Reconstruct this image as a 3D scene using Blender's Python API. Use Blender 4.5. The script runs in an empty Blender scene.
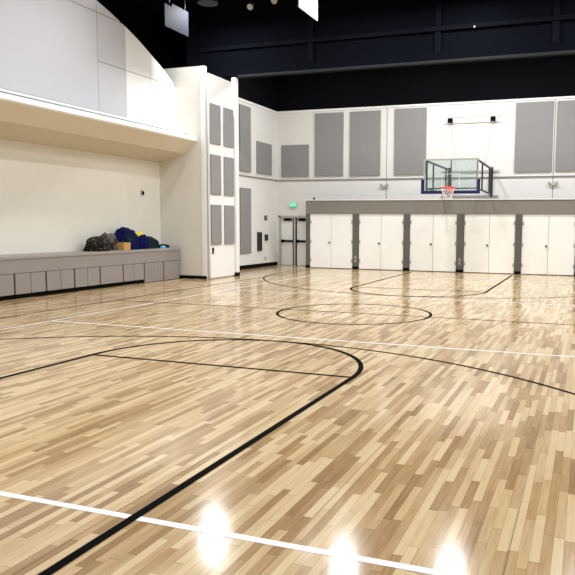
import bpy, bmesh, math, random
from mathutils import Vector, Matrix, noise
random.seed(7)
PI = math.pi
sc = bpy.context.scene
col = sc.collection

# ---------------------------------------------------------------- helpers
def link(o, parent=None):
    col.objects.link(o)
    if parent is not None:
        o.parent = parent
        o.matrix_parent_inverse = parent_world(parent).inverted()
    return o

def parent_world(o):
    m = o.matrix_basis.copy()
    if o.parent is not None:
        m = parent_world(o.parent) @ o.matrix_parent_inverse @ m
    return m

class MB:
    def __init__(s):
        s.bm = bmesh.new()
    def box(s, x0, x1, y0, y1, z0, z1, bev=0.0):
        b = s.bm
        v = [b.verts.new(p) for p in ((x0,y0,z0),(x1,y0,z0),(x1,y1,z0),(x0,y1,z0),(x0,y0,z1),(x1,y0,z1),(x1,y1,z1),(x0,y1,z1))]
        fs = [b.faces.new([v[i] for i in q]) for q in ((3,2,1,0),(4,5,6,7),(0,1,5,4),(1,2,6,5),(2,3,7,6),(3,0,4,7))]
        if bev > 0:
            es = list({e for f in fs for e in f.edges})
            bmesh.ops.bevel(b, geom=es, offset=bev, segments=2, affect='EDGES', profile=0.6)
        return s
    def poly(s, pts):
        s.bm.faces.new([s.bm.verts.new(p) for p in pts]); return s
    def prism(s, prof, axis, a, b_):
        """profile points in the two other axes, extruded along axis from a to b_"""
        def P(p, t):
            return {'x': (t, p[0], p[1]), 'y': (p[0], t, p[1]), 'z': (p[0], p[1], t)}[axis]
        b = s.bm
        A = [b.verts.new(P(p, a)) for p in prof]; B = [b.verts.new(P(p, b_)) for p in prof]
        n = len(prof)
        b.faces.new(A); b.faces.new(B[::-1])
        for i in range(n):
            b.faces.new((A[i], B[i], B[(i+1) % n], A[(i+1) % n]))
        return s
    def tube(s, p0, p1, r, n=8, r1=None):
        p0 = Vector(p0); p1 = Vector(p1); d = (p1-p0).normalized()
        u = d.orthogonal().normalized(); w = d.cross(u)
        r1 = r if r1 is None else r1
        A = [s.bm.verts.new(p0 + r*(math.cos(2*PI*i/n)*u + math.sin(2*PI*i/n)*w)) for i in range(n)]
        B = [s.bm.verts.new(p1 + r1*(math.cos(2*PI*i/n)*u + math.sin(2*PI*i/n)*w)) for i in range(n)]
        s.bm.faces.new(A[::-1]); s.bm.faces.new(B)
        for i in range(n):
            s.bm.faces.new((A[i], A[(i+1) % n], B[(i+1) % n], B[i]))
        return s
    def bar(s, p0, p1, w, h):
        """rectangular bar; h measured along world z as far as possible"""
        p0 = Vector(p0); p1 = Vector(p1); d = (p1-p0).normalized()
        up = Vector((0,0,1)) if abs(d.z) < .9 else Vector((0,1,0))
        u = d.cross(up).normalized(); v = u.cross(d)
        c = [(-.5,-.5),(.5,-.5),(.5,.5),(-.5,.5)]
        A = [s.bm.verts.new(p0 + u*w*a + v*h*b) for a, b in c]; B = [s.bm.verts.new(p1 + u*w*a + v*h*b) for a, b in c]
        s.bm.faces.new(A[::-1]); s.bm.faces.new(B)
        for i in range(4):
            s.bm.faces.new((A[i], A[(i+1) % 4], B[(i+1) % 4], B[i]))
        return s
    def torus(s, c, R, r, n=32, m=8):
        vs = [[s.bm.verts.new((c[0]+(R+r*math.cos(2*PI*j/m))*math.cos(2*PI*i/n), c[1]+(R+r*math.cos(2*PI*j/m))*math.sin(2*PI*i/n), c[2]+r*math.sin(2*PI*j/m))) for j in range(m)] for i in range(n)]
        for i in range(n):
            for j in range(m):
                s.bm.faces.new((vs[i][j], vs[(i+1) % n][j], vs[(i+1) % n][(j+1) % m], vs[i][(j+1) % m]))
        return s
    def ball(s, c, r, sx=1, sy=1, sz=1):
        m = Matrix.Translation(c) @ Matrix.Diagonal((sx, sy, sz, 1))
        bmesh.ops.create_uvsphere(s.bm, u_segments=14, v_segments=8, radius=r, matrix=m); return s
    def build(s, name, m, parent=None, smooth=False, recalc=True):
        if recalc:
            bmesh.ops.recalc_face_normals(s.bm, faces=s.bm.faces)
        me = bpy.data.meshes.new(name); s.bm.to_mesh(me); s.bm.free()
        if smooth:
            for p in me.polygons: p.use_smooth = True
        me.materials.append(m)
        return link(bpy.data.objects.new(name, me), parent)

def tag(o, label=None, cat=None, group=None, kind=None):
    if label: o['label'] = label
    if cat: o['category'] = cat
    if group: o['group'] = group
    if kind: o['kind'] = kind
    return o

def thing(name, loc, label, cat, group=None):
    o = bpy.data.objects.new(name, None); col.objects.link(o)
    o.empty_display_size = .1
    o.location = loc
    return tag(o, label, cat, group)

def struct(o):
    o['kind'] = 'structure'; return o

def copy_tree(o, delta, parent=None):
    c = o.copy(); col.objects.link(c)
    if parent is None:
        c.location = Vector(o.location) + Vector(delta)
    else:
        c.parent = parent
    for ch in list(o.children):
        copy_tree(ch, delta, c)
    return c

def S(r, g, b):  # sRGB 0-255 -> linear
    f = lambda c: (c/255)/12.92 if c/255 <= .04045 else ((c/255+.055)/1.055)**2.4
    return (f(r), f(g), f(b), 1)

# ---------------------------------------------------------------- materials
def mat(name, c, rough=.6, spec=.5, metal=0, var=.05, scale=6, bump=0, bscale=200, emit=0, coat=0):
    m = bpy.data.materials.new(name); m.use_nodes = True
    nt = m.node_tree; N = nt.nodes; L = nt.links; b = N['Principled BSDF']
    b.inputs['Roughness'].default_value = rough; b.inputs['Metallic'].default_value = metal
    b.inputs['Specular IOR Level'].default_value = spec
    b.inputs['Coat Weight'].default_value = coat
    tc = N.new('ShaderNodeTexCoord'); nz = N.new('ShaderNodeTexNoise')
    nz.inputs['Scale'].default_value = scale; nz.inputs['Detail'].default_value = 4
    L.new(tc.outputs['Object'], nz.inputs['Vector'])
    mx = N.new('ShaderNodeMix'); mx.data_type = 'RGBA'
    mx.inputs['A'].default_value = tuple(x*(1-var) for x in c[:3])+(1,)
    mx.inputs['B'].default_value = tuple(min(1, x*(1+var)) for x in c[:3])+(1,)
    L.new(nz.outputs['Fac'], mx.inputs['Factor']); L.new(mx.outputs['Result'], b.inputs['Base Color'])
    if bump:
        n2 = N.new('ShaderNodeTexNoise'); n2.inputs['Scale'].default_value = bscale
        L.new(tc.outputs['Object'], n2.inputs['Vector'])
        bp = N.new('ShaderNodeBump'); bp.inputs['Strength'].default_value = bump; bp.inputs['Distance'].default_value = .004
        L.new(n2.outputs['Fac'], bp.inputs['Height']); L.new(bp.outputs['Normal'], b.inputs['Normal'])
    if emit:
        L.new(mx.outputs['Result'], b.inputs['Emission Color']); b.inputs['Emission Strength'].default_value = emit
    return m

M = {}
M['wall'] = mat('wall_paint', S(224,223,219), .75, .3, var=.02, scale=2)
M['cream'] = mat('cream_paint', S(221,218,208), .75, .3, var=.02, scale=2)
M['pier'] = mat('pier_paint', S(215,212,203), .75, .3, var=.02, scale=2)
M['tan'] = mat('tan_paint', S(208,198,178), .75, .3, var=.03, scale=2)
M['white'] = mat('white_paint', S(236,236,234), .55, .4, var=.015, scale=3)
M['door'] = mat('white_door_paint', S(236,236,232), .45, .4, var=.02, scale=3)
M['groove'] = mat('grey_joint_line', S(128,128,130), .8, .2)  # plain grey of the panel joints and thin trim lines
M['black_ceiling'] = mat('black_paint', S(5,6,11), .9, .1, var=.3, scale=.7)
M['navy'] = mat('navy_black_paint', S(5,7,15), .9, .08, var=.3, scale=.5)
M['navy_light'] = mat('navy_steel_paint', S(6,8,16), .85, .1, var=.2, scale=1)
M['track'] = mat('dark_track_metal', S(14,16,22), .85, .5, var=.1)
M['fabric'] = mat('grey_acoustic_fabric', S(140,139,139), .95, .1, var=.05, scale=30, bump=.3, bscale=300)
M['cab'] = mat('grey_cabinet_paint', S(128,123,117), .55, .4, var=.04, scale=2)
M['post'] = mat('dark_grey_post_paint', S(92,89,84), .55, .4, var=.04, scale=2)
M['bench'] = mat('mauve_grey_laminate', S(141,134,130), .5, .4, var=.04, scale=3)
M['bench_top'] = mat('grey_bench_top_laminate', S(150,144,140), .45, .4, var=.04, scale=3)
M['black'] = mat('black_rubber', S(7,7,6), .8, .1, var=.1)
M['line_black'] = mat('black_court_paint', S(8,7,6), .8, .03, var=.1)
M['line_white'] = mat('white_court_paint', S(238,238,235), .3, .5, var=.02)
M['steel'] = mat('grey_hinge_steel', S(168,168,165), .4, .5)
M['black_steel'] = mat('black_painted_steel', S(20,22,24), .45, .5)
M['orange'] = mat('orange_rim_paint', S(225,62,28), .4, .5)
M['net'] = mat('white_net_cord', S(235,232,226), .9, .1)
M['navy_pad'] = mat('navy_blue_padding', S(11,14,74), .5, .4)
M['doorgrey'] = mat('grey_white_exit_door_paint', S(232,232,228), .5, .4, var=.02)
M['frame'] = mat('light_grey_door_frame_paint', S(180,179,173), .5, .4, var=.02)
M['green'] = mat('lit_green_sign_face', S(50,200,148), .4, .5, emit=.6)
M['greentext'] = mat('pale_sign_letters', S(200,255,225), .4, .5, emit=.6)
M['plastic'] = mat('pale_grey_plastic', S(178,176,172), .5, .4)
M['darkplastic'] = mat('dark_grey_plastic', S(42,40,39), .5, .4)
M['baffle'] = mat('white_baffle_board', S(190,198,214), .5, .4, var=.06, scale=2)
M['lampgrey'] = mat('grey_lamp_housing', S(52,54,60), .6, .3)
M['card'] = mat('brown_cardboard', S(186,146,92), .8, .2, var=.06, scale=8)
def cloth(name, c1, c2, scale, lo=.45, hi=.55):
    m = bpy.data.materials.new(name); m.use_nodes = True
    nt = m.node_tree; N = nt.nodes; L = nt.links; b = N['Principled BSDF']
    b.inputs['Roughness'].default_value = .9; b.inputs['Specular IOR Level'].default_value = .15
    tc = N.new('ShaderNodeTexCoord'); nz = N.new('ShaderNodeTexNoise'); nz.inputs['Scale'].default_value = scale; nz.inputs['Detail'].default_value = 3
    L.new(tc.outputs['Object'], nz.inputs['Vector'])
    r = N.new('ShaderNodeValToRGB'); r.color_ramp.elements[0].position = lo; r.color_ramp.elements[1].position = hi
    r.color_ramp.elements[0].color = c1; r.color_ramp.elements[1].color = c2
    L.new(nz.outputs['Fac'], r.inputs['Fac']); L.new(r.outputs['Color'], b.inputs['Base Color'])
    return m
M['camo'] = cloth('dark_mottled_netting', S(22,19,17), S(96,86,80), 16, .5, .68)
M['greycloth'] = cloth('olive_grey_cloth', S(46,44,38), S(98,94,84), 5)
M['navycloth'] = cloth('navy_and_green_cloth', S(10,12,70), S(14,40,34), 2.2, .5, .62)
M['greencloth'] = cloth('dark_green_cloth', S(10,48,34), S(20,26,40), 4)
M['yellowcloth'] = cloth('yellow_cloth', S(238,226,40), S(214,205,52), 6)
M['bluecloth'] = cloth('light_blue_cloth', S(90,165,215), S(120,190,230), 6)
M['blackcloth'] = cloth('black_cloth', S(16,16,18), S(40,40,44), 6)

def glass_mat():
    m = bpy.data.materials.new('clear_backboard_glass'); m.use_nodes = True
    nt = m.node_tree; N = nt.nodes; L = nt.links
    out = N['Material Output']; N.remove(N['Principled BSDF'])
    tr = N.new('ShaderNodeBsdfTransparent'); tr.inputs['Color'].default_value = (.89, .94, .94, 1)
    gl = N.new('ShaderNodeBsdfGlossy'); gl.inputs['Roughness'].default_value = .05; gl.inputs['Color'].default_value = (.9, .95, .95, 1)
    df = N.new('ShaderNodeBsdfDiffuse'); df.inputs['Color'].default_value = S(176,200,200)
    fr = N.new('ShaderNodeFresnel'); fr.inputs['IOR'].default_value = 1.45
    m1 = N.new('ShaderNodeMixShader'); m2 = N.new('ShaderNodeMixShader'); m1.inputs[0].default_value = .07
    L.new(tr.outputs[0], m1.inputs[1]); L.new(df.outputs[0], m1.inputs[2])
    L.new(fr.outputs[0], m2.inputs[0]); L.new(m1.outputs[0], m2.inputs[1]); L.new(gl.outputs[0], m2.inputs[2])
    L.new(m2.outputs[0], out.inputs[0]); return m
M['glass'] = glass_mat()

def floor_mat():
    m = bpy.data.materials.new('maple_strip_floor'); m.use_nodes = True
    nt = m.node_tree; N = nt.nodes; L = nt.links; b = N['Principled BSDF']
    def math_(op, a, bb=None, c=None):
        n = N.new('ShaderNodeMath'); n.operation = op
        for i, v in enumerate((a, bb, c)):
            if v is None: continue
            if isinstance(v, (int, float)): n.inputs[i].default_value = v
            else: L.new(v, n.inputs[i])
        return n.outputs[0]
    g = N.new('ShaderNodeNewGeometry'); sp = N.new('ShaderNodeSeparateXYZ'); L.new(g.outputs['Position'], sp.inputs[0])
    X, Y = sp.outputs[0], sp.outputs[1]
    W = .057
    xs = math_('DIVIDE', math_('ADD', X, 20.0), W)
    xi = math_('FLOOR', xs); xf = math_('FRACT', xs)
    w1 = N.new('ShaderNodeTexWhiteNoise'); w1.noise_dimensions = '1D'; L.new(xi, w1.inputs['W'])
    ys = math_('DIVIDE', math_('ADD', math_('ADD', Y, 40.0), math_('MULTIPLY', w1.outputs['Value'], 7.0)), math_('ADD', .42, math_('MULTIPLY', w1.outputs['Value'], .36)))
    yi = math_('FLOOR', ys); yf = math_('FRACT', ys)
    cv = N.new('ShaderNodeCombineXYZ'); L.new(xi, cv.inputs[0]); L.new(yi, cv.inputs[1])
    w2 = N.new('ShaderNodeTexWhiteNoise'); w2.noise_dimensions = '2D'; L.new(cv.outputs[0], w2.inputs['Vector'])
    # grain, stretched along the boards and shifted per board
    mp = N.new('ShaderNodeCombineXYZ')
    L.new(math_('MULTIPLY', X, 60.0), mp.inputs[0]); L.new(math_('ADD', math_('MULTIPLY', Y, 3.5), math_('MULTIPLY', w2.outputs['Value'], 30.0)), mp.inputs[1])
    gr = N.new('ShaderNodeTexNoise'); gr.inputs['Scale'].default_value = 1.0; gr.inputs['Detail'].default_value = 4; L.new(mp.outputs[0], gr.inputs['Vector'])
    # slow variation over the hall
    lo = N.new('ShaderNodeTexNoise'); lo.inputs['Scale'].default_value = .7; L.new(g.outputs['Position'], lo.inputs['Vector'])
    f = math_('ADD', math_('ADD', math_('ADD', .05, math_('MULTIPLY', w2.outputs['Value'], .68)), math_('MULTIPLY', math_('SUBTRACT', gr.outputs['Fac'], .5), .45)), math_('MULTIPLY', math_('SUBTRACT', lo.outputs['Fac'], .5), .35))
    r = N.new('ShaderNodeValToRGB'); L.new(f, r.inputs['Fac'])
    e = r.color_ramp.elements
    e[0].position = 0.0; e[0].color = S(*FLOOR[0]); e[1].position = 1.0; e[1].color = S(*FLOOR[3])
    k = r.color_ramp.elements.new(.30); k.color = S(*FLOOR[1])
    k = r.color_ramp.elements.new(.58); k.color = S(*FLOOR[2])
    # seams: between strips, at board ends, and at the joints of the floor sections
    sx = math_('LESS_THAN', math_('MINIMUM', xf, math_('SUBTRACT', 1.0, xf)), .022)
    sy = math_('LESS_THAN', math_('MINIMUM', yf, math_('SUBTRACT', 1.0, yf)), .004)
    px = math_('FRACT', math_('DIVIDE', math_('ADD', X, 20.0-.005), W*20))
    big = math_('LESS_THAN', px, .005)
    s1 = math_('MULTIPLY', math_('MAXIMUM', sx, sy), .42)
    s2 = math_('MAXIMUM', s1, math_('MULTIPLY', big, .65))
    mx = N.new('ShaderNodeMix'); mx.data_type = 'RGBA'; L.new(s2, mx.inputs['Factor']); L.new(r.outputs['Color'], mx.inputs['A']); mx.inputs['B'].default_value = S(70,48,28)
    L.new(mx.outputs['Result'], b.inputs['Base Color'])
    rn = N.new('ShaderNodeTexNoise'); rn.inputs['Scale'].default_value = 3; L.new(g.outputs['Position'], rn.inputs['Vector'])
    L.new(math_('ADD', .10, math_('MULTIPLY', rn.outputs['Fac'], .07)), b.inputs['Roughness'])
    b.inputs['Specular IOR Level'].default_value = .5
    bp = N.new('ShaderNodeBump'); bp.inputs['Strength'].default_value = .25; bp.inputs['Distance'].default_value = .0015
    L.new(math_('ADD', math_('MULTIPLY', w2.outputs['Value'], .3), math_('SUBTRACT', 1.0, s2)), bp.inputs['Height']); L.new(bp.outputs['Normal'], b.inputs['Normal'])
    return m
FLOOR = [(146,113,75), (180,148,106), (206,179,137), (222,202,163)]
M['floor'] = floor_mat()

# ---------------------------------------------------------------- the setting
XL, XA, YB, YP = -8.05, -8.52, 13.2, 5.75      # rear left wall, alcove back wall, back wall, pier face
XR, YF, ZC = 9.5, -16.0, 9.0
floor = struct(MB().box(-8.6, XR, YF, YB+.5, -.1, 0).build('floor', M['floor']))
struct(MB().box(-10.5, XR+.2, YF-.2, YB+.6, ZC, ZC+.1).build('ceiling', M['black_ceiling']))
# back wall: white below, black above
struct(MB().box(-8.2, -7.98, YB, YB+.15, 0, 6.32).box(-6.55, XR, YB, YB+.15, 0, 6.32).box(-7.98, -6.55, YB, YB+.15, 2.06, 6.32).build('wall_back', M['wall']))
struct(MB().box(-8.6, XR, YB+.05, YB+.35, 6.32, ZC).build('wall_back_upper', M['black_ceiling']))
struct(MB().box(-8.2, XL, 7.5, YB, 0, 6.32).build('wall_left_rear', M['wall']))
struct(MB().box(-8.6, XL-.06, 7.5, YB+.1, 6.32, ZC).build('wall_left_rear_upper', M['black_ceiling']))
struct(MB().box(XR, XR+.15, YF, YB, 0, 6.4).build('wall_right', M['wall']))
struct(MB().box(XR+.03, XR+.15, YF, YB, 6.4, ZC).build('wall_right_upper', M['black_ceiling']))
struct(MB().box(-8.6, XR, YF-.15, YF, 0, 6.4).build('wall_front', M['wall']))
struct(MB().box(-8.6, XR, YF-.15, YF-.03, 6.4, ZC).build('wall_front_upper', M['black_ceiling']))
struct(MB().box(-8.7, XA, -8.1, YP+.02, 0, 3.75).build('wall_left_alcove', M['cream']))
struct(MB().box(-8.7, -7.88, YF, -8.1, 0, 6.3).build('wall_left_front', M['wall']))
struct(MB().box(-10.5, -10.3, YF, YB, 3, ZC).build('wall_left_upper', M['black_ceiling']))
# ledge and sloped soffit above the alcove
A, B, C_, D = (-7.88,4.62), (-7.15,4.25), (-7.55,3.86), (-8.55,3.62)
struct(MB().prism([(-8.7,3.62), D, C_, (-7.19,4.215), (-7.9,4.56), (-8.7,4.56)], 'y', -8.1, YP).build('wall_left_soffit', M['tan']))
struct(MB().prism([(-7.22,4.19), B, (-7.17,4.30), (-7.45,4.44), A, (-8.7,4.62), (-8.7,4.54), (-7.92,4.54)], 'y', -8.1, YP-.002).build('trim_1', M['white']))
struct(MB().prism([(-7.462,4.43), (-7.435,4.455), (-7.415,4.44), (-7.44,4.415)], 'y', -8.1, YP-.004).build('trim_2', M['groove']))
# arched wall above the ledge, in panels
AR = [(-1.2,7.87), (0.2,7.80), (1.35,7.64), (2.28,7.42), (2.81,7.27), (3.41,7.07), (3.96,6.86), (4.5,6.61), (5.0,6.37), (5.4,6.14), (5.76,5.90)]
def arch(y):
    y = y if y > -1.2 else -2.4-y
    for (a, za), (b_, zb) in zip(AR, AR[1:]):
        if a <= y <= b_+1e-6: return za+(zb-za)*(y-a)/(b_-a)
    return AR[-1][1]
ys = [-8.1+i*(13.85)/60 for i in range(61)]
struct(MB().prism([(-8.1,4.62), (YP,4.62)]+[(y, arch(y)-.01) for y in ys[::-1]], 'x', -8.05, -7.905).build('wall_left_arch', M['groove']))
M['arch'] = mat('arch_light_falloff_grey', S(196,196,201), .75, .3, var=.02, scale=2)  # lamp falloff away from the pier, put into the panel colour as grey
mb = MB(); mbw = MB(); gp = .009
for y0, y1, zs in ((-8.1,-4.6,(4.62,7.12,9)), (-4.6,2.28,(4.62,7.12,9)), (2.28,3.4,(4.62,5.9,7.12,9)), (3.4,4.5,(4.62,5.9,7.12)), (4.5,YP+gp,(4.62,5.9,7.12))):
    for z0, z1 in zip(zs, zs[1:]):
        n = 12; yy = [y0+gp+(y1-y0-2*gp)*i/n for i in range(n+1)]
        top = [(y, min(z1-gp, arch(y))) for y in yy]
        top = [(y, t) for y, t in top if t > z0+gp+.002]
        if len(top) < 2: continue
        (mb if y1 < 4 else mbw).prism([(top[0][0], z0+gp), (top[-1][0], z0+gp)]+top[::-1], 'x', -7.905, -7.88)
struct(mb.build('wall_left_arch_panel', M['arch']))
struct(mbw.build('wall_left_arch_panel', M['white']))
# pier between the alcove and the rear part of the hall
struct(MB().box(-8.7, -7.0, YP, YP+.14, 0, 6.47).build('wall_pier', M['pier']))
struct(MB().box(-7.0, -6.86, YP-.015, YP+.14, 0, 6.47).build('trim_3', M['white']))
struct(MB().box(-8.7, -6.79, YP+.14, 7.5, 0, 6.27).build('wall_pier_side', M['wall']))
struct(MB().box(-6.79, -6.64, 7.26, 7.42, 0, 6.42).build('trim_4', M['white']))
# near pier, out of the picture, closing the alcove
# baseboards
struct(MB().box(XA, -6.855, YP-.03, YP-.016, 0, .10).build('baseboard_pier', M['black']))
struct(MB().box(XL, XL+.015, 7.5, YB-.01, 0, .15).build('baseboard_left', M['black']))
struct(MB().box(-6.80, -6.628, 7.247, 7.26, 0, .12).box(-6.64, -6.628, 7.26, 7.42, 0, .12).build('baseboard_post', M['black']))
# trim ledges, wall joints, white top edges
struct(MB().box(XL, XR, YB-.035, YB, 3.505, 3.545).build('trim_5', M['groove']))
struct(MB().box(XL, XL+.035, 7.5, YB, 3.505, 3.545).build('trim_6', M['groove']))
struct(MB().box(XL-.05, XR, YB-.03, YB+.05, 6.27, 6.34).build('trim_7', M['white']))
struct(MB().box(XL-.06, XL+.03, 7.5, YB, 6.27, 6.34).build('trim_8', M['white']))
for i, x in enumerate((-3.30, 2.995, -0.02)):
    if i < 2: struct(MB().box(x-.012, x+.012, YB-.004, YB, 2.65, 6.27).build('trim_%d' % (9+i), M['groove']))
# overhead wall that carries the folding partition's track
struct(MB().box(-8.05, XR, 7.42, 7.6, 6.44, ZC).build('wall_overhead', M['navy']))
struct(MB().box(-6.6, XR, 7.30, 7.42, 6.44, 6.50).build('ceiling_track', M['track']))
struct(MB().box(-8.0, XR, 7.36, 7.42, 6.50, 6.72).build('ceiling_beam', M['navy']))
struct(MB().box(-8.0, XR, 7.30, 7.42, 7.33, 7.45).build('ceiling_beam', M['navy_light']))
for x in (-4.07, -0.06, 3.23, 7.2):
    struct(MB().box(x-.09, x+.09, 7.34, 7.42, 6.72, ZC).build('ceiling_beam', M['navy_light']))
for y in (-10, -4, 1.5):
    struct(MB().box(-10.3, XR, y-.12, y+.12, 8.5, ZC).build('ceiling_beam', M['black_ceiling']))

# court markings, painted on the floor: its parts
ZL = .0018
def stripe(name, pts, w, m, label, closed=False):
    b = MB().bm; n = len(pts); Lv = []; Rv = []
    for i, p in enumerate(pts):
        a = pts[(i-1) % n] if closed or i else p; c = pts[(i+1) % n] if closed or i < n-1 else p
        d = Vector((c[0]-a[0], c[1]-a[1])).normalized(); nx, ny = -d.y*w/2, d.x*w/2
        Lv.append(b.verts.new((p[0]+nx, p[1]+ny, ZL))); Rv.append(b.verts.new((p[0]-nx, p[1]-ny, ZL)))
    for i in range(n if closed else n-1):
        j = (i+1) % n; b.faces.new((Rv[i], Rv[j], Lv[j], Lv[i]))
    mb = MB(); mb.bm.free(); mb.bm = b
    o = mb.build(name, m, floor); o['label'] = label
    return o
def arcp(c, r, a0, a1, n=72): return [(c[0]+r*math.cos(a0+(a1-a0)*i/n), c[1]+r*math.sin(a0+(a1-a0)*i/n)) for i in range(n+1)]
DFT, LW, R3, W3, WEND, SID, WS = 5.243, 1.816, 6.047, 3.04, 9.127, 5.663, 4.582
k, wh = M['line_black'], M['line_white']
ZL = .0016
stripe('volleyball_attack_line', [(-WS,-W3),(WS,-W3)], .05, wh, 'white attack line across the near half')
stripe('volleyball_attack_line', [(-WS,W3),(WS,W3)], .05, wh, 'white attack line across the far half')
stripe('volleyball_end_line', [(-WS,-WEND),(WS,-WEND)], .055, wh, 'broad white end line in the foreground')
stripe('volleyball_end_line', [(-WS,WEND),(WS,WEND)], .05, wh, 'white end line near the storage doors')
ZL = .0020
stripe('volleyball_sideline', [(-WS,-WEND),(-WS,WEND)], .05, wh, 'white sideline on the alcove side')
stripe('volleyball_sideline', [(WS,-WEND),(WS,WEND)], .05, wh, 'white sideline on the open side')
ZL = .0024
stripe('half_court_line', [(-SID,0),(SID,0)], .045, k, 'thin black line across the middle of the court')
ZL = .0028
stripe('court_sideline', [(-SID,-11),(-SID,11.7)], .045, k, 'thin black sideline along the bench')
stripe('court_sideline', [(SID,-11),(SID,11.7)], .045, k, 'thin black sideline on the open side')
ZL = .0032
stripe('center_circle', arcp((0,0),1.50,0,2*PI,96)[:-1], .055, k, 'black ring around the middle of the court', True)
for s_, nm in ((-1,'near'), (1,'far')):
    hy = s_*(DFT-1.83+R3)
    ZL = .0036
    a0, a1 = (0, PI) if s_ < 0 else (-PI, 0)
    e = s_*11.55
    p = arcp((0,hy), R3, a0, a1, 110)
    p = [(p[0][0], e)] + p + [(p[-1][0], e)]
    stripe('three_point_arc', p, .045, k, 'thin black three point arc of the %s half' % nm)
    ZL = .0040
    stripe('free_throw_line', [(-LW, s_*DFT),(LW, s_*DFT)], .05, k, 'black free throw line of the %s key' % nm)
    ZL = .0044
    q = arcp((0,s_*DFT), LW, a0, a1, 72)
    q = [(q[0][0], e)] + q + [(q[-1][0], e)]
    stripe('key_outline', q, .062, k, 'bold black outline of the %s key and its half circle' % nm)

# ---------------------------------------------------------------- exit door (structure)
d = struct(MB().box(-7.98,-7.89,YB-.02,YB+.14,0,2.08).box(-6.64,-6.55,YB-.02,YB+.14,0,2.08).box(-7.98,-6.55,YB-.02,YB+.14,2.0,2.08).build('door_1', M['frame']))
MB().box(-7.31,-7.23,YB+.04,YB+.12,0,2.0).build('mullion', M['frame'], d)
for x0, x1, e0, e1 in ((-7.89,-7.31,-7.36,-7.31), (-7.23,-6.64,-7.23,-7.18)):
    lf = MB().box(x0,x1,YB+.08,YB+.12,.01,2.0).build('door_leaf', M['doorgrey'], d)
    MB().box(e0,e1,YB+.05,YB+.08,.01,1.99).build('edge_strip', M['black'], lf)
    MB().box(x0+.05,x1-.02,YB+.01,YB+.05,.98,1.06,.008).box(x0+.03,x0+.13,YB,YB+.08,.96,1.08).build('panic_bar', M['black'], lf)
    MB().box(x0+.12,x0+.48,YB+.02,YB+.08,1.86,1.94,.006).bar((x0+.15,YB+.03,1.95),(x0+.45,YB+.05,1.95),.03,.02).build('door_closer', M['black'], lf)
struct(MB().box(-8.0,-6.5,YB+.13,YB+.16,0,2.1).build('wall_behind_door', M['black']))

# ---------------------------------------------------------------- storage wall
cs = thing('cabinet_surround', (-1.1,12.65,0), 'long grey fascia and posts framing the white storage doors', 'cabinet frame')
YC = 12.2
doors_x = [(-6.13,-4.335), (-4.08,-2.30), (-2.055,-.285), (-.01,1.815), (2.05,3.87)]
MB().box(-6.3,4.1,YC-.03,YC,2.145,2.655).build('fascia', M['cab'], cs)
MB().box(-6.32,4.12,YC-.05,YC+.0,2.655,2.695).build('top_trim', M['white'], cs)
edges = [-6.3]+[v for p in doors_x for v in p]+[4.1]
for i in range(0, 12, 2):
    x0, x1 = edges[i], edges[i+1]
    pl = MB().box(x0,x1,YC-.03,YC,0,2.145).build('pilaster', M['post'], cs)
    MB().box(x0-.004,x1+.004,YC-.040,YC-.03,0,.11).build('base_block', M['black'], pl)
wh_ = ['next to the exit door, first in the row', 'second in the row from the exit door', 'third in the row from the exit door', 'fourth in the row, beside the post under the hoop', 'last in the row, farthest from the exit door']
for (x0, x1), w in zip(doors_x, wh_):
    t = thing('storage_cabinet', ((x0+x1)/2,YC+.3,0), 'white double door storage cabinet, ' + w, 'cabinet', 'white storage cabinets along the back wall')
    MB().box(x0-.115,x1+.115,YC+.05,YB-.01,.0,2.65).build('carcass', M['cab'], t)
    xm = (x0+x1)/2
    for sgn, a, b_ in ((-1,x0+.006,xm-.006), (1,xm+.006,x1-.006)):
        dr = MB().box(a,b_,YC+.003,YC+.045,.025,2.138,.004).build('door', M['door'], t)
        xe = a if sgn < 0 else b_
        for z in (.33,1.06,1.82):
            MB().tube((xe-sgn*.022,YC-.012,z-.07),(xe-sgn*.022,YC-.012,z+.07),.014,8).box(xe-sgn*.055,xe-sgn*.024,YC-.004,YC+.002,z-.06,z+.06).build('hinge', M['steel'], dr)
        if sgn < 0:
            MB().ball((b_-.06,YC-.035,1.02),.036).tube((b_-.06,YC+.003,1.02),(b_-.06,YC-.03,1.02),.014,8).build('knob', M['black'], dr, True)
for x, w in ((-4.205,'between the first and second storage doors'), (-.148,'under the basketball hoop')):
    t = thing('wall_outlet', (x,YC-.03,.35), 'pale outlet pair low on the grey post ' + w, 'outlet', 'outlets on the grey posts')
    MB().box(x-.04,x+.04,YC-.036,YC-.0302,.26,.54).build('cover_plate', M['cab'], t)
    for z in (.33,.47): MB().tube((x,YC-.046,z),(x,YC-.034,z),.033,14).build('socket', M['plastic'], t)
MB0 = MB().tube((-6.02,12.35,2.655),(-6.02,12.35,2.70),.035,10).ball((-6.02,12.35,2.735),.05)
tag(MB0.build('motion_sensor', M['darkplastic'], None, True), 'tiny dark dome sensor on top of the grey storage wall', 'sensor')

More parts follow.
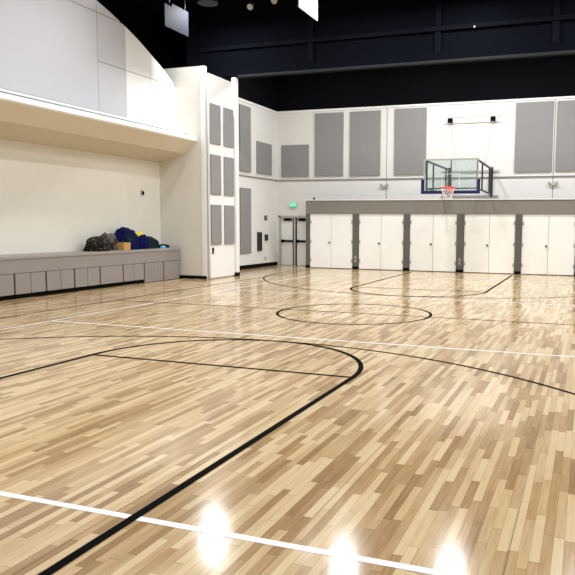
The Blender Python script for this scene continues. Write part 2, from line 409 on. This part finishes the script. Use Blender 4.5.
# ---------------------------------------------------------------- acoustic panels
def panel(lab, group, x0, x1, y0, y1, z0, z1):
    return tag(MB().box(x0,x1,y0,y1,z0,z1,.012).build('acoustic_panel', M['fabric']), lab, 'acoustic panel', group)
gB = 'grey acoustic panels high on the back wall'
for (x0,x1,z0,z1), lab in zip(((-7.83,-6.6,3.67,4.96),(-6.34,-5.11,3.68,6.18),(-4.83,-3.56,3.67,6.18),(-2.99,-1.72,3.68,6.20),(1.61,2.94,3.70,6.20),(3.06,4.35,3.71,6.19)), (
    'short square grey acoustic panel on the back wall above the exit sign', 'tall grey acoustic panel beside the short one on the back wall',
    'tall grey acoustic panel left of the thin joint near the emergency light', 'tall grey acoustic panel just left of the basketball hoop',
    'tall grey acoustic panel just right of the basketball hoop', 'tall grey acoustic panel cut by the right edge of the photo')):
    panel(lab, gB, x0,x1,YB-.055,YB-.0005,z0,z1)
gL = 'grey acoustic panels on the rear side wall'
panel('tall grey acoustic panel high on the side wall behind the folding partition', gL, XL+.0005,XL+.055,10.0,10.84,3.68,6.12)
panel('short grey acoustic panel high on the side wall near the corner', gL, XL+.0005,XL+.055,11.36,12.62,3.70,4.93)
panel('tall grey acoustic panel low on the side wall behind the folding partition', gL, XL+.0005,XL+.055,10.0,10.82,.60,3.07)
# folding partition parked against the pier
XPn = -6.72
fp = thing('folding_partition', (XPn-.04,6.5,0), 'white folded partition leaf with six grey panels beside the bare pier', 'partition')
MB().box(-6.788,XPn,YP+.012,7.24,.035,6.25,.006).build('leaf', M['white'], fp)
MB().box(-6.77,XPn-.02,YP+.03,7.17,.002,.035).build('floor_seal', M['frame'], fp)
MB().box(XPn,XPn+.02,5.84,5.92,.78,.98,.008).tube((XPn+.02,5.88,.92),(XPn+.05,5.88,.92),.02,8).build('latch_handle', M['black'], fp)
gP = 'grey acoustic panels on the folding partition'
for r_, (z0,z1,zn) in enumerate(((4.17,5.37,'top'),(2.62,3.84,'middle'),(1.07,2.31,'bottom'))):
    for y0, y1, cn in ((5.775,6.36,'nearer the pier'),(6.58,7.16,'nearer the white post')):
        panel('narrow grey acoustic panel on the folding partition, %s row, %s' % (zn, cn), gP, XPn+.0005,XPn+.05,y0,y1,z0,z1)

# ---------------------------------------------------------------- small wall fittings
es = thing('exit_sign', (-7.28,YB-.03,2.52), 'lit green EXIT sign above the grey double exit door', 'exit sign')
MB().box(-7.43,-7.13,YB-.06,YB-.001,2.41,2.62,.006).build('housing', M['plastic'], es)
MB().box(-7.42,-7.14,YB-.064,YB-.0605,2.42,2.61).build('sign_face', M['green'], es)
def text(name, s, size, loc, rot, m, parent):
    cu = bpy.data.curves.new(name, 'FONT'); cu.body = s; cu.size = size; cu.align_x = 'CENTER'; cu.align_y = 'CENTER'; cu.extrude = .001
    tmp = bpy.data.objects.new('tmp', cu); col.objects.link(tmp)
    bpy.context.view_layer.update()
    me = bpy.data.meshes.new_from_object(tmp.evaluated_get(bpy.context.evaluated_depsgraph_get()))
    bpy.data.objects.remove(tmp); me.name = name
    me.transform(Matrix.Translation(loc) @ Matrix.Rotation(rot, 4, 'X')); me.materials.clear(); me.materials.append(m)
    return link(bpy.data.objects.new(name, me), parent)
text('lettering', 'EXIT', .14, (-7.28,YB-.0665,2.515), PI/2, M['greentext'], es)
for x, lab in ((-3.365,'pale emergency light on the back wall near the third tall panel'), (3.0,'pale emergency light on the back wall right of the hoop')):
    t = thing('emergency_light', (x,YB-.05,3.27), lab, 'emergency light', 'emergency lights on the back wall')
    MB().box(x-.12,x+.12,YB-.08,YB-.001,3.19,3.28,.012).build('housing', M['plastic'], t)
    for s_ in (-.13,.13):
        MB().tube((x+s_,YB-.05,3.30),(x+s_,YB-.11,3.285),.04,12,.05).build('lamp_head', M['plastic'], t)
    MB().box(x-.14,x+.14,YB-.06,YB-.03,3.28,3.295).build('bracket', M['plastic'], t)
gS = 'dark fittings on the rear side wall'
t = thing('wall_grille', (XL,11.55,1.0), 'tall dark grey louvred box on the side wall near the corner', 'wall grille', gS)
MB().box(XL+.001,XL+.06,11.38,11.72,.66,1.40,.006).build('housing', M['darkplastic'], t)
for i in range(9): MB().box(XL+.06,XL+.068,11.40,11.70,.71+i*.075,.73+i*.075).build('louvre', M['lampgrey'], t)
t = thing('alarm_box', (XL,12.12,1.98), 'small dark alarm box high on the side wall near the exit door', 'alarm', gS)
MB().box(XL+.001,XL+.05,12.02,12.22,1.90,2.06,.008).build('housing', M['darkplastic'], t); MB().tube((XL+.05,12.12,1.98),(XL+.065,12.12,1.98),.05,12).build('strobe', M['plastic'], t)
t = thing('door_controller', (XL,12.14,1.18), 'small dark controller box at hand height on the side wall', 'controller', gS)
MB().box(XL+.001,XL+.06,12.03,12.26,1.06,1.30,.008).build('housing', M['darkplastic'], t); MB().box(XL+.06,XL+.066,12.08,12.21,1.20,1.27).build('screen', M['lampgrey'], t)
t = thing('wall_outlet', (XL,12.07,.32), 'pale outlet plate low on the side wall near the exit door', 'outlet')
MB().box(XL+.001,XL+.012,12.03,12.13,.26,.40,.003).build('cover_plate', M['plastic'], t); MB().box(XL+.012,XL+.015,12.06,12.10,.29,.37).build('socket', M['lampgrey'], t)
t = thing('wall_sensor', (XA,4.84,2.63), 'small black and beige sensor on the alcove wall above the heap', 'sensor')
MB().box(XA+.001,XA+.03,4.77,4.90,2.55,2.71,.006).build('cover_plate', M['plastic'], t); MB().box(XA+.03,XA+.05,4.79,4.89,2.58,2.68,.006).build('button', M['black'], t)

# ---------------------------------------------------------------- bench along the alcove
XB = -7.75
bt = thing('alcove_bench', (-8.1,1,.58), 'long mauve grey bench top with deep apron in the alcove', 'bench')
YE = YP-.13; Y0 = -3.55
MB().box(XA+.001,XB+.02,Y0,YE,.90,.97,.008).build('slab', M['bench_top'], bt)
MB().box(XB-.05,XB,Y0,YE,.585,.90).build('apron', M['bench'], bt)
MB().box(XA+.001,XB-.0,YE-.0,YE+.02,.585,.90).build('end_panel', M['bench'], bt)
P = .925; u0 = -1.70
units = [('double', u0-2*P), ('double', u0-P), ('single', u0), ('double', u0+P), ('double', u0+2*P), ('double', u0+3*P), ('single', u0+4*P), ('double', u0+5*P), ('floor', u0+6*P), ('floor', u0+7*P)]
labs = ['grey bench cabinet in the run past the left edge of the photo', 'grey bench cabinet in the run past the left edge of the photo',
 'grey bench cabinet with one wide door cut by the left edge', 'grey double door bench cabinet nearest the left edge', 'second grey double door bench cabinet from the left edge',
 'grey double door bench cabinet left of the wide plain door', 'grey bench cabinet with one wide plain door under the camouflage bundle',
 'grey double door bench cabinet with dark kick space under the navy heap', 'grey bench cabinet with ribbed door reaching the floor', 'grey bench cabinet at the pier end with plain door reaching the floor']
for (kind, y), lab in zip(units, labs):
    t = thing('bench_cabinet', (-8.1,y+P/2,0), lab, 'cabinet', 'grey cabinets under the alcove bench')
    y1 = min(y+P, YE-.002)
    zb = .11 if kind != 'floor' else .012
    MB().box(XA+.002,XB-.05,y+.004,y1-.004,zb,.582).build('carcass', M['black'], t)
    if kind == 'double':
        ym = (y+y1)/2
        for a, b_ in ((y+.026,ym-.008),(ym+.008,y1-.026)):
            MB().box(XB-.046,XB-.004,a,b_,zb,.575,.003).build('door', M['bench'], t)
    else:
        mb = MB().box(XB-.046,XB-.004,y+.028,y1-.026,zb,.575,.003)
        if kind == 'floor' and y1 < 5:
            for i in range(7): mb.box(XB-.005,XB+.002,y+.08+i*.115,y+.11+i*.115,zb+.03,.555)
        mb.build('door', M['bench'], t)
    if kind != 'floor':
        MB().box(XB-.12,XB-.07,y+.002,y1-.002,.0,.11).build('toe_kick', M['black'], t)

# ---------------------------------------------------------------- heap on the bench
def rumple(name, m, c, r, seed, label, cat, amp=.16, fold=5.0, group='cloth heap on the alcove bench'):
    bm = bmesh.new(); bmesh.ops.create_icosphere(bm, subdivisions=5, radius=1)
    for v in bm.verts:
        p = v.co.copy()
        q = p*1.6+Vector((seed*3.1, seed*1.7, seed))
        n = noise.noise(q)*.55 + noise.noise(q*2.2)*.3
        rd = 1-abs(noise.noise(Vector((p.x*fold, p.y*fold*.8, p.z*fold*.6))+Vector((seed,)*3)))*2
        f = 1+amp*(1.5*n+.55*rd)
        x, y, z = p.x*f*r[0], p.y*f*r[1], p.z*f*r[2]
        if z < 0: x *= 1+.12*(-z/r[2]); y *= 1+.12*(-z/r[2])
        z = max(z, -r[2]*.42)
        v.co = (c[0]+x, c[1]+y, c[2]+z)
    lo = min(v.co.z for v in bm.verts)
    for v in bm.verts: v.co.z += .9705-lo
    mb = MB(); mb.bm.free(); mb.bm = bm
    return tag(mb.build(name, m, None, True), label, cat, group)
rumple('netting_bundle', M['camo'], (-8.10,2.34,1.1), (.25,.33,.25), 1, 'dark mottled netting bundle at the near end of the heap on the bench', 'bundle', .24, 6)
rumple('cloth_bundle', M['greycloth'], (-8.24,2.92,1.1), (.20,.30,.31), 2.3, 'olive grey cloth bundle between the netting and the navy pile', 'bundle', .26, 3.2)
rumple('cloth_bundle', M['navycloth'], (-8.18,3.60,1.15), (.27,.37,.42), 3.7, 'tallest navy blue and green cloth pile on the bench', 'bundle', .24, 3.4)
rumple('cloth_bundle', M['navycloth'], (-8.06,4.14,1.1), (.19,.27,.27), 9.1, 'navy blue cloth bundle in front of the yellow cloth', 'bundle', .24, 3.0)
rumple('cloth_bundle', M['greencloth'], (-8.14,4.62,1.05), (.20,.29,.24), 5.2, 'dark green cloth bundle at the pier side of the heap', 'bundle', .28, 3.0)
yb = rumple('yellow_cloth', M['yellowcloth'], (-8.14,4.17,1.3), (.10,.15,.075), 6.6, 'bright yellow cloth tucked on top of the heap', 'cloth', .2)
yb.location.z += .37
rumple('blue_cloth', M['bluecloth'], (-7.93,5.02,1.0), (.07,.10,.05), 7.4, 'small light blue cloth at the foot of the green bundle', 'cloth', .2)
rumple('black_cloth', M['blackcloth'], (-8.15,5.27,1.0), (.16,.27,.075), 8.8, 'flat black cloth lying on the bench beside the pier', 'cloth', .2)
t = thing('cardboard_box', (-7.90,3.16,.97), 'small brown cardboard box in front of the heap', 'box')
MB().box(-8.02,-7.79,3.02,3.31,.971,1.18,.004).build('carton', M['card'], t)
MB().box(-8.01,-7.80,3.155,3.175,1.1805,1.183).build('tape_seam', M['tan'], t)

# ---------------------------------------------------------------- basketball goal
bg = thing('basketball_goal', (0,YB,2.9), 'wall mounted basketball goal with clear backboard and navy padding above the storage doors', 'basketball hoop')
YH, ZR = 9.43, 2.955
x0, x1, z0, z1, yb_ = -1.0, .83, 2.83, 3.92, 9.83
xc = (x0+x1)/2
gb = MB().box(x0+.03,x1-.03,yb_,yb_+.014,z0+.05,z1-.03).build('backboard', M['glass'], bg)
MB().box(x0,x1,yb_-.008,yb_+.03,z1-.045,z1).box(x0,x0+.035,yb_-.008,yb_+.03,z0,z1-.045).box(x1-.035,x1,yb_-.008,yb_+.03,z0,z1-.045).box(x0+.035,x1-.035,yb_-.008,yb_+.03,z0,z0+.04).build('board_frame', M['plastic'], gb)
tw = .014
MB().box(xc-.30,xc+.30,yb_-.003,yb_-.0005,ZR+.46,ZR+.46+tw).box(xc-.30,xc-.30+tw,yb_-.003,yb_-.0005,ZR+.05,ZR+.46).box(xc+.30-tw,xc+.30,yb_-.003,yb_-.0005,ZR+.05,ZR+.46).build('target_square', M['white'], gb)
MB().box(x0-.08,x1+.06,yb_-.03,yb_+.05,z0-.06,z0+.045,.01).box(x0-.08,x0+.03,yb_-.03,yb_+.05,z0+.045,z0+.42,.01).box(x1-.03,x1+.06,yb_-.03,yb_+.05,z0+.045,z0+.42,.01).build('edge_padding', M['navy_pad'], bg)
rm = MB().torus((xc,YH,ZR),.229,.014,36,8).build('rim', M['orange'], bg, True)
MB().bar((xc-.10,YH+.2,ZR),(xc-.07,yb_-.03,ZR),.025,.03).bar((xc+.10,YH+.2,ZR),(xc+.07,yb_-.03,ZR),.025,.03).box(xc-.10,xc+.10,yb_-.04,yb_-.01,ZR-.13,ZR+.05).build('rim_bracket', M['orange'], rm)
mb = MB(); nn = 12; lev = [(.225,0),(.195,-.10),(.165,-.20),(.14,-.29),(.135,-.37)]
for i in range(len(lev)-1):
    (ra,za),(rb,zb) = lev[i], lev[i+1]
    for j in range(nn):
        a = 2*PI*(j+.5*(i % 2))/nn
        for dlt in (-.5,.5):
            b_ = a+dlt*2*PI/nn
            mb.tube((xc+ra*math.cos(a),YH+ra*math.sin(a),ZR-.012+za),(xc+rb*math.cos(b_),YH+rb*math.sin(b_),ZR-.012+zb),.0042,4)
mb.build('net', M['net'], rm)
# support arms back to the wall
for xs, xw in ((x0+.09,-.80), (x1-.04,.80)):
    MB().bar((xs,yb_+.04,z1-.06),(xw,YB-.04,z1-.10),.05,.06).bar((xs,yb_+.04,z0+.12),(xw,YB-.04,z0+.06),.05,.05).bar((xs,yb_+.07,z0+.0),(xs,yb_+.07,z1-.02),.055,.055).bar((xs*.98+xw*.02,10.9,z0+.11),(xs*.98+xw*.02,10.9,z1-.08),.05,.05).bar((xw,12.55,z0+.08),(xw,12.55,z1-.10),.05,.05).build('support_arm', M['black_steel'], bg)
    MB().bar((xw,YB-.05,z0-.02),(xw,YB-.05,z1-.02),.09,.07).build('wall_post', M['black_steel'], bg)
MB().bar((x0+.09,yb_+.07,z0+.12),(x1-.04,yb_+.07,z0+.12),.04,.04).bar((xc,yb_+.05,z0+.02),(xc,yb_+.05,z1-.04),.035,.035).build('board_brace', M['black_steel'], bg)
MB().tube((-1.1,YB-.05,3.77),(1.08,YB-.05,3.77),.022,8).tube((-1.1,YB-.05,2.85),(1.07,YB-.05,2.85),.026,8).build('wall_rail', M['steel'], bg)
MB().box(-1.0,1.05,YB-.03,YB-.001,5.55,5.76,.012).build('mounting_board', M['wall'], bg)
MB().box(-1.05,1.12,YB-.012,YB-.001,5.765,5.785).box(-1.05,1.12,YB-.012,YB-.001,5.53,5.55).build('board_edge', M['plastic'], bg)
for xw, xs in ((-.80,-.86), (.80,.80)):
    bk = MB().box(xw-.085,xw+.085,YB-.12,YB-.03,5.57,5.74,.008).build('wall_bracket', M['black'], bg)
    MB().tube((xw,YB-.10,5.58),(xs,11.45,z1-.05),.012,6).build('hanger_rod', M['plastic'], bk)

# ---------------------------------------------------------------- hanging fittings under the ceiling
gH = 'baffle boards hanging from the black ceiling'
M['baffle_dimmed'] = mat('dimmed_baffle_board', S(26,30,40), .7, .12, var=.08, scale=2)  # white board's dimmer lighting painted in as a dark blue grey
def baffle(x, y0, y1, z0, z1, lab, off, bm_):
    t = thing('hanging_baffle', (x,(y0+y1)/2,z0), lab, 'baffle', gH)
    MB().prism([(y0,z0),(y1,z0),(y1,z1),(y0+.36,z1),(y0+.34,z1-.09),(y0,z1-.09)], 'x', x-.03, x).build('board', bm_, t)
    MB().box(x-.10,x-.03,y0+.1,y1-.1,z0+.04,z0+.10,.004).build('stiffener', M['lampgrey'], t)
    for y in (y0+.25,y1-.15):
        MB().tube((x-.015,y,z1-.02),(x-.015,y,ZC),.008,6).build('hanger_rod', M['steel'], t)
baffle(-7.02,4.02,5.18,7.18,7.88,'baffle board darkened to blue grey hanging above the white pier',.26,M['baffle_dimmed'])
baffle(-2.84,3.75,4.97,7.2,8.1,'bright white baffle board cut by the top edge of the photo',.26,M['baffle'])
def lamp_body(x, y, z, lab):
    t = thing('ceiling_lamp', (x,y,z), lab, 'lamp', 'lamps under the black ceiling')
    MB().tube((x,y,z),(x,y,z+.10),.30,24,.30).tube((x,y,z+.10),(x,y,z+.30),.30,24,.09).build('reflector', M['lampgrey'], t)
    MB().tube((x,y,z+.30),(x,y,ZC),.02,8).build('stem', M['black_steel'], t)
    return t
lamp_body(-6.5,5.4,8.14,'grey round lamp housing just above the hanging baffle by the pier')
for x, y, z, lab in ((-5.43,6.0,8.12,'small round spotlight at the top edge, nearer the baffle'), (-4.63,5.97,8.20,'small round spotlight at the top edge, nearer the bright baffle')):
    t = thing('spotlight', (x,y,z), lab, 'spotlight', 'small spotlights under the ceiling')
    MB().tube((x,y,z),(x-.05,y+.22,z+.18),.10,16,.08).build('can', M['lampgrey'], t)
    dd = Vector((.05,-.22,-.18)).normalized()
    MB().tube(Vector((x,y,z))+dd*.001,Vector((x,y,z))+dd*.012,.085,16).build('lens', M['plastic'], t)
    MB().tube((x-.03,y+.12,z+.16),(x-.03,y+.12,ZC),.015,6).build('stem', M['black_steel'], t)
tag(MB().ball((1.01,7.28,7.34),.03).tube((1.01,7.28,7.34),(1.01,7.35,7.40),.012,6).build('sprinkler_head', M['plastic'], None, True), 'tiny pale sprinkler head on the navy overhead wall', 'sprinkler')

# ---------------------------------------------------------------- lights
def area(loc, power, size, color=(.965,.985,1), spread=PI, rot=(0,0,0)):
    l = bpy.data.lights.new('lamp', 'AREA'); l.shape = 'DISK'; l.size = size; l.energy = power; l.color = color; l.spread = spread
    o = bpy.data.objects.new('lamp', l); o.location = loc; o.rotation_euler = rot; col.objects.link(o); return o
for x, y in ((-6.5,5.4),(-2.0,5.0),(1.0,5.7),(4.6,5.3)):
    area((x,y,8.12), 230 if x < -6 else 190, .42)
for y in (.3,-4.8,-9.8):
    for x in (-5.0,-1.6,2.4,6.4):
        area((x,y,8.12), (110 if x < -4 else 175)*(.8 if y < -9 else 1), .55)
for x in (-5.6,-1.6,1.8,5.6):
    area((x,10.2,8.0), 125 if x < -4 else 240, .55)

w = bpy.data.worlds.new('World'); sc.world = w; w.use_nodes = True
w.node_tree.nodes['Background'].inputs[0].default_value = (.02,.022,.03,1); w.node_tree.nodes['Background'].inputs[1].default_value = .3

# ---------------------------------------------------------------- camera
f, pit, rol, yaw, cx, cy = 667.693, .095, .008, -.336, 353.9, 288.003
F = Vector((math.sin(yaw)*math.cos(pit), math.cos(yaw)*math.cos(pit), -math.sin(pit)))
R = Vector((math.cos(yaw), -math.sin(yaw), 0)); U = R.cross(F)
R2 = math.cos(rol)*R+math.sin(rol)*U; U2 = -math.sin(rol)*R+math.cos(rol)*U
cd = bpy.data.cameras.new('camera'); cam = bpy.data.objects.new('camera', cd); col.objects.link(cam)
m = Matrix((R2, U2, -F)).transposed().to_4x4(); m.translation = Vector((4.283,-12.286,1.735)); cam.matrix_world = m
cd.sensor_width = 36; cd.lens = f/575*36; cd.shift_x = (287.5-cx)/575; cd.shift_y = (cy-287.5)/575; cd.clip_start = .05; cd.clip_end = 100
sc.camera = cam
sc.view_settings.view_transform = 'Standard'
sc.view_settings.look = 'None'
sc.view_settings.exposure = 0.0
sc.cycles.max_bounces = 8; sc.cycles.diffuse_bounces = 5
try:
    sc.cycles.use_denoising = True
except Exception: pass
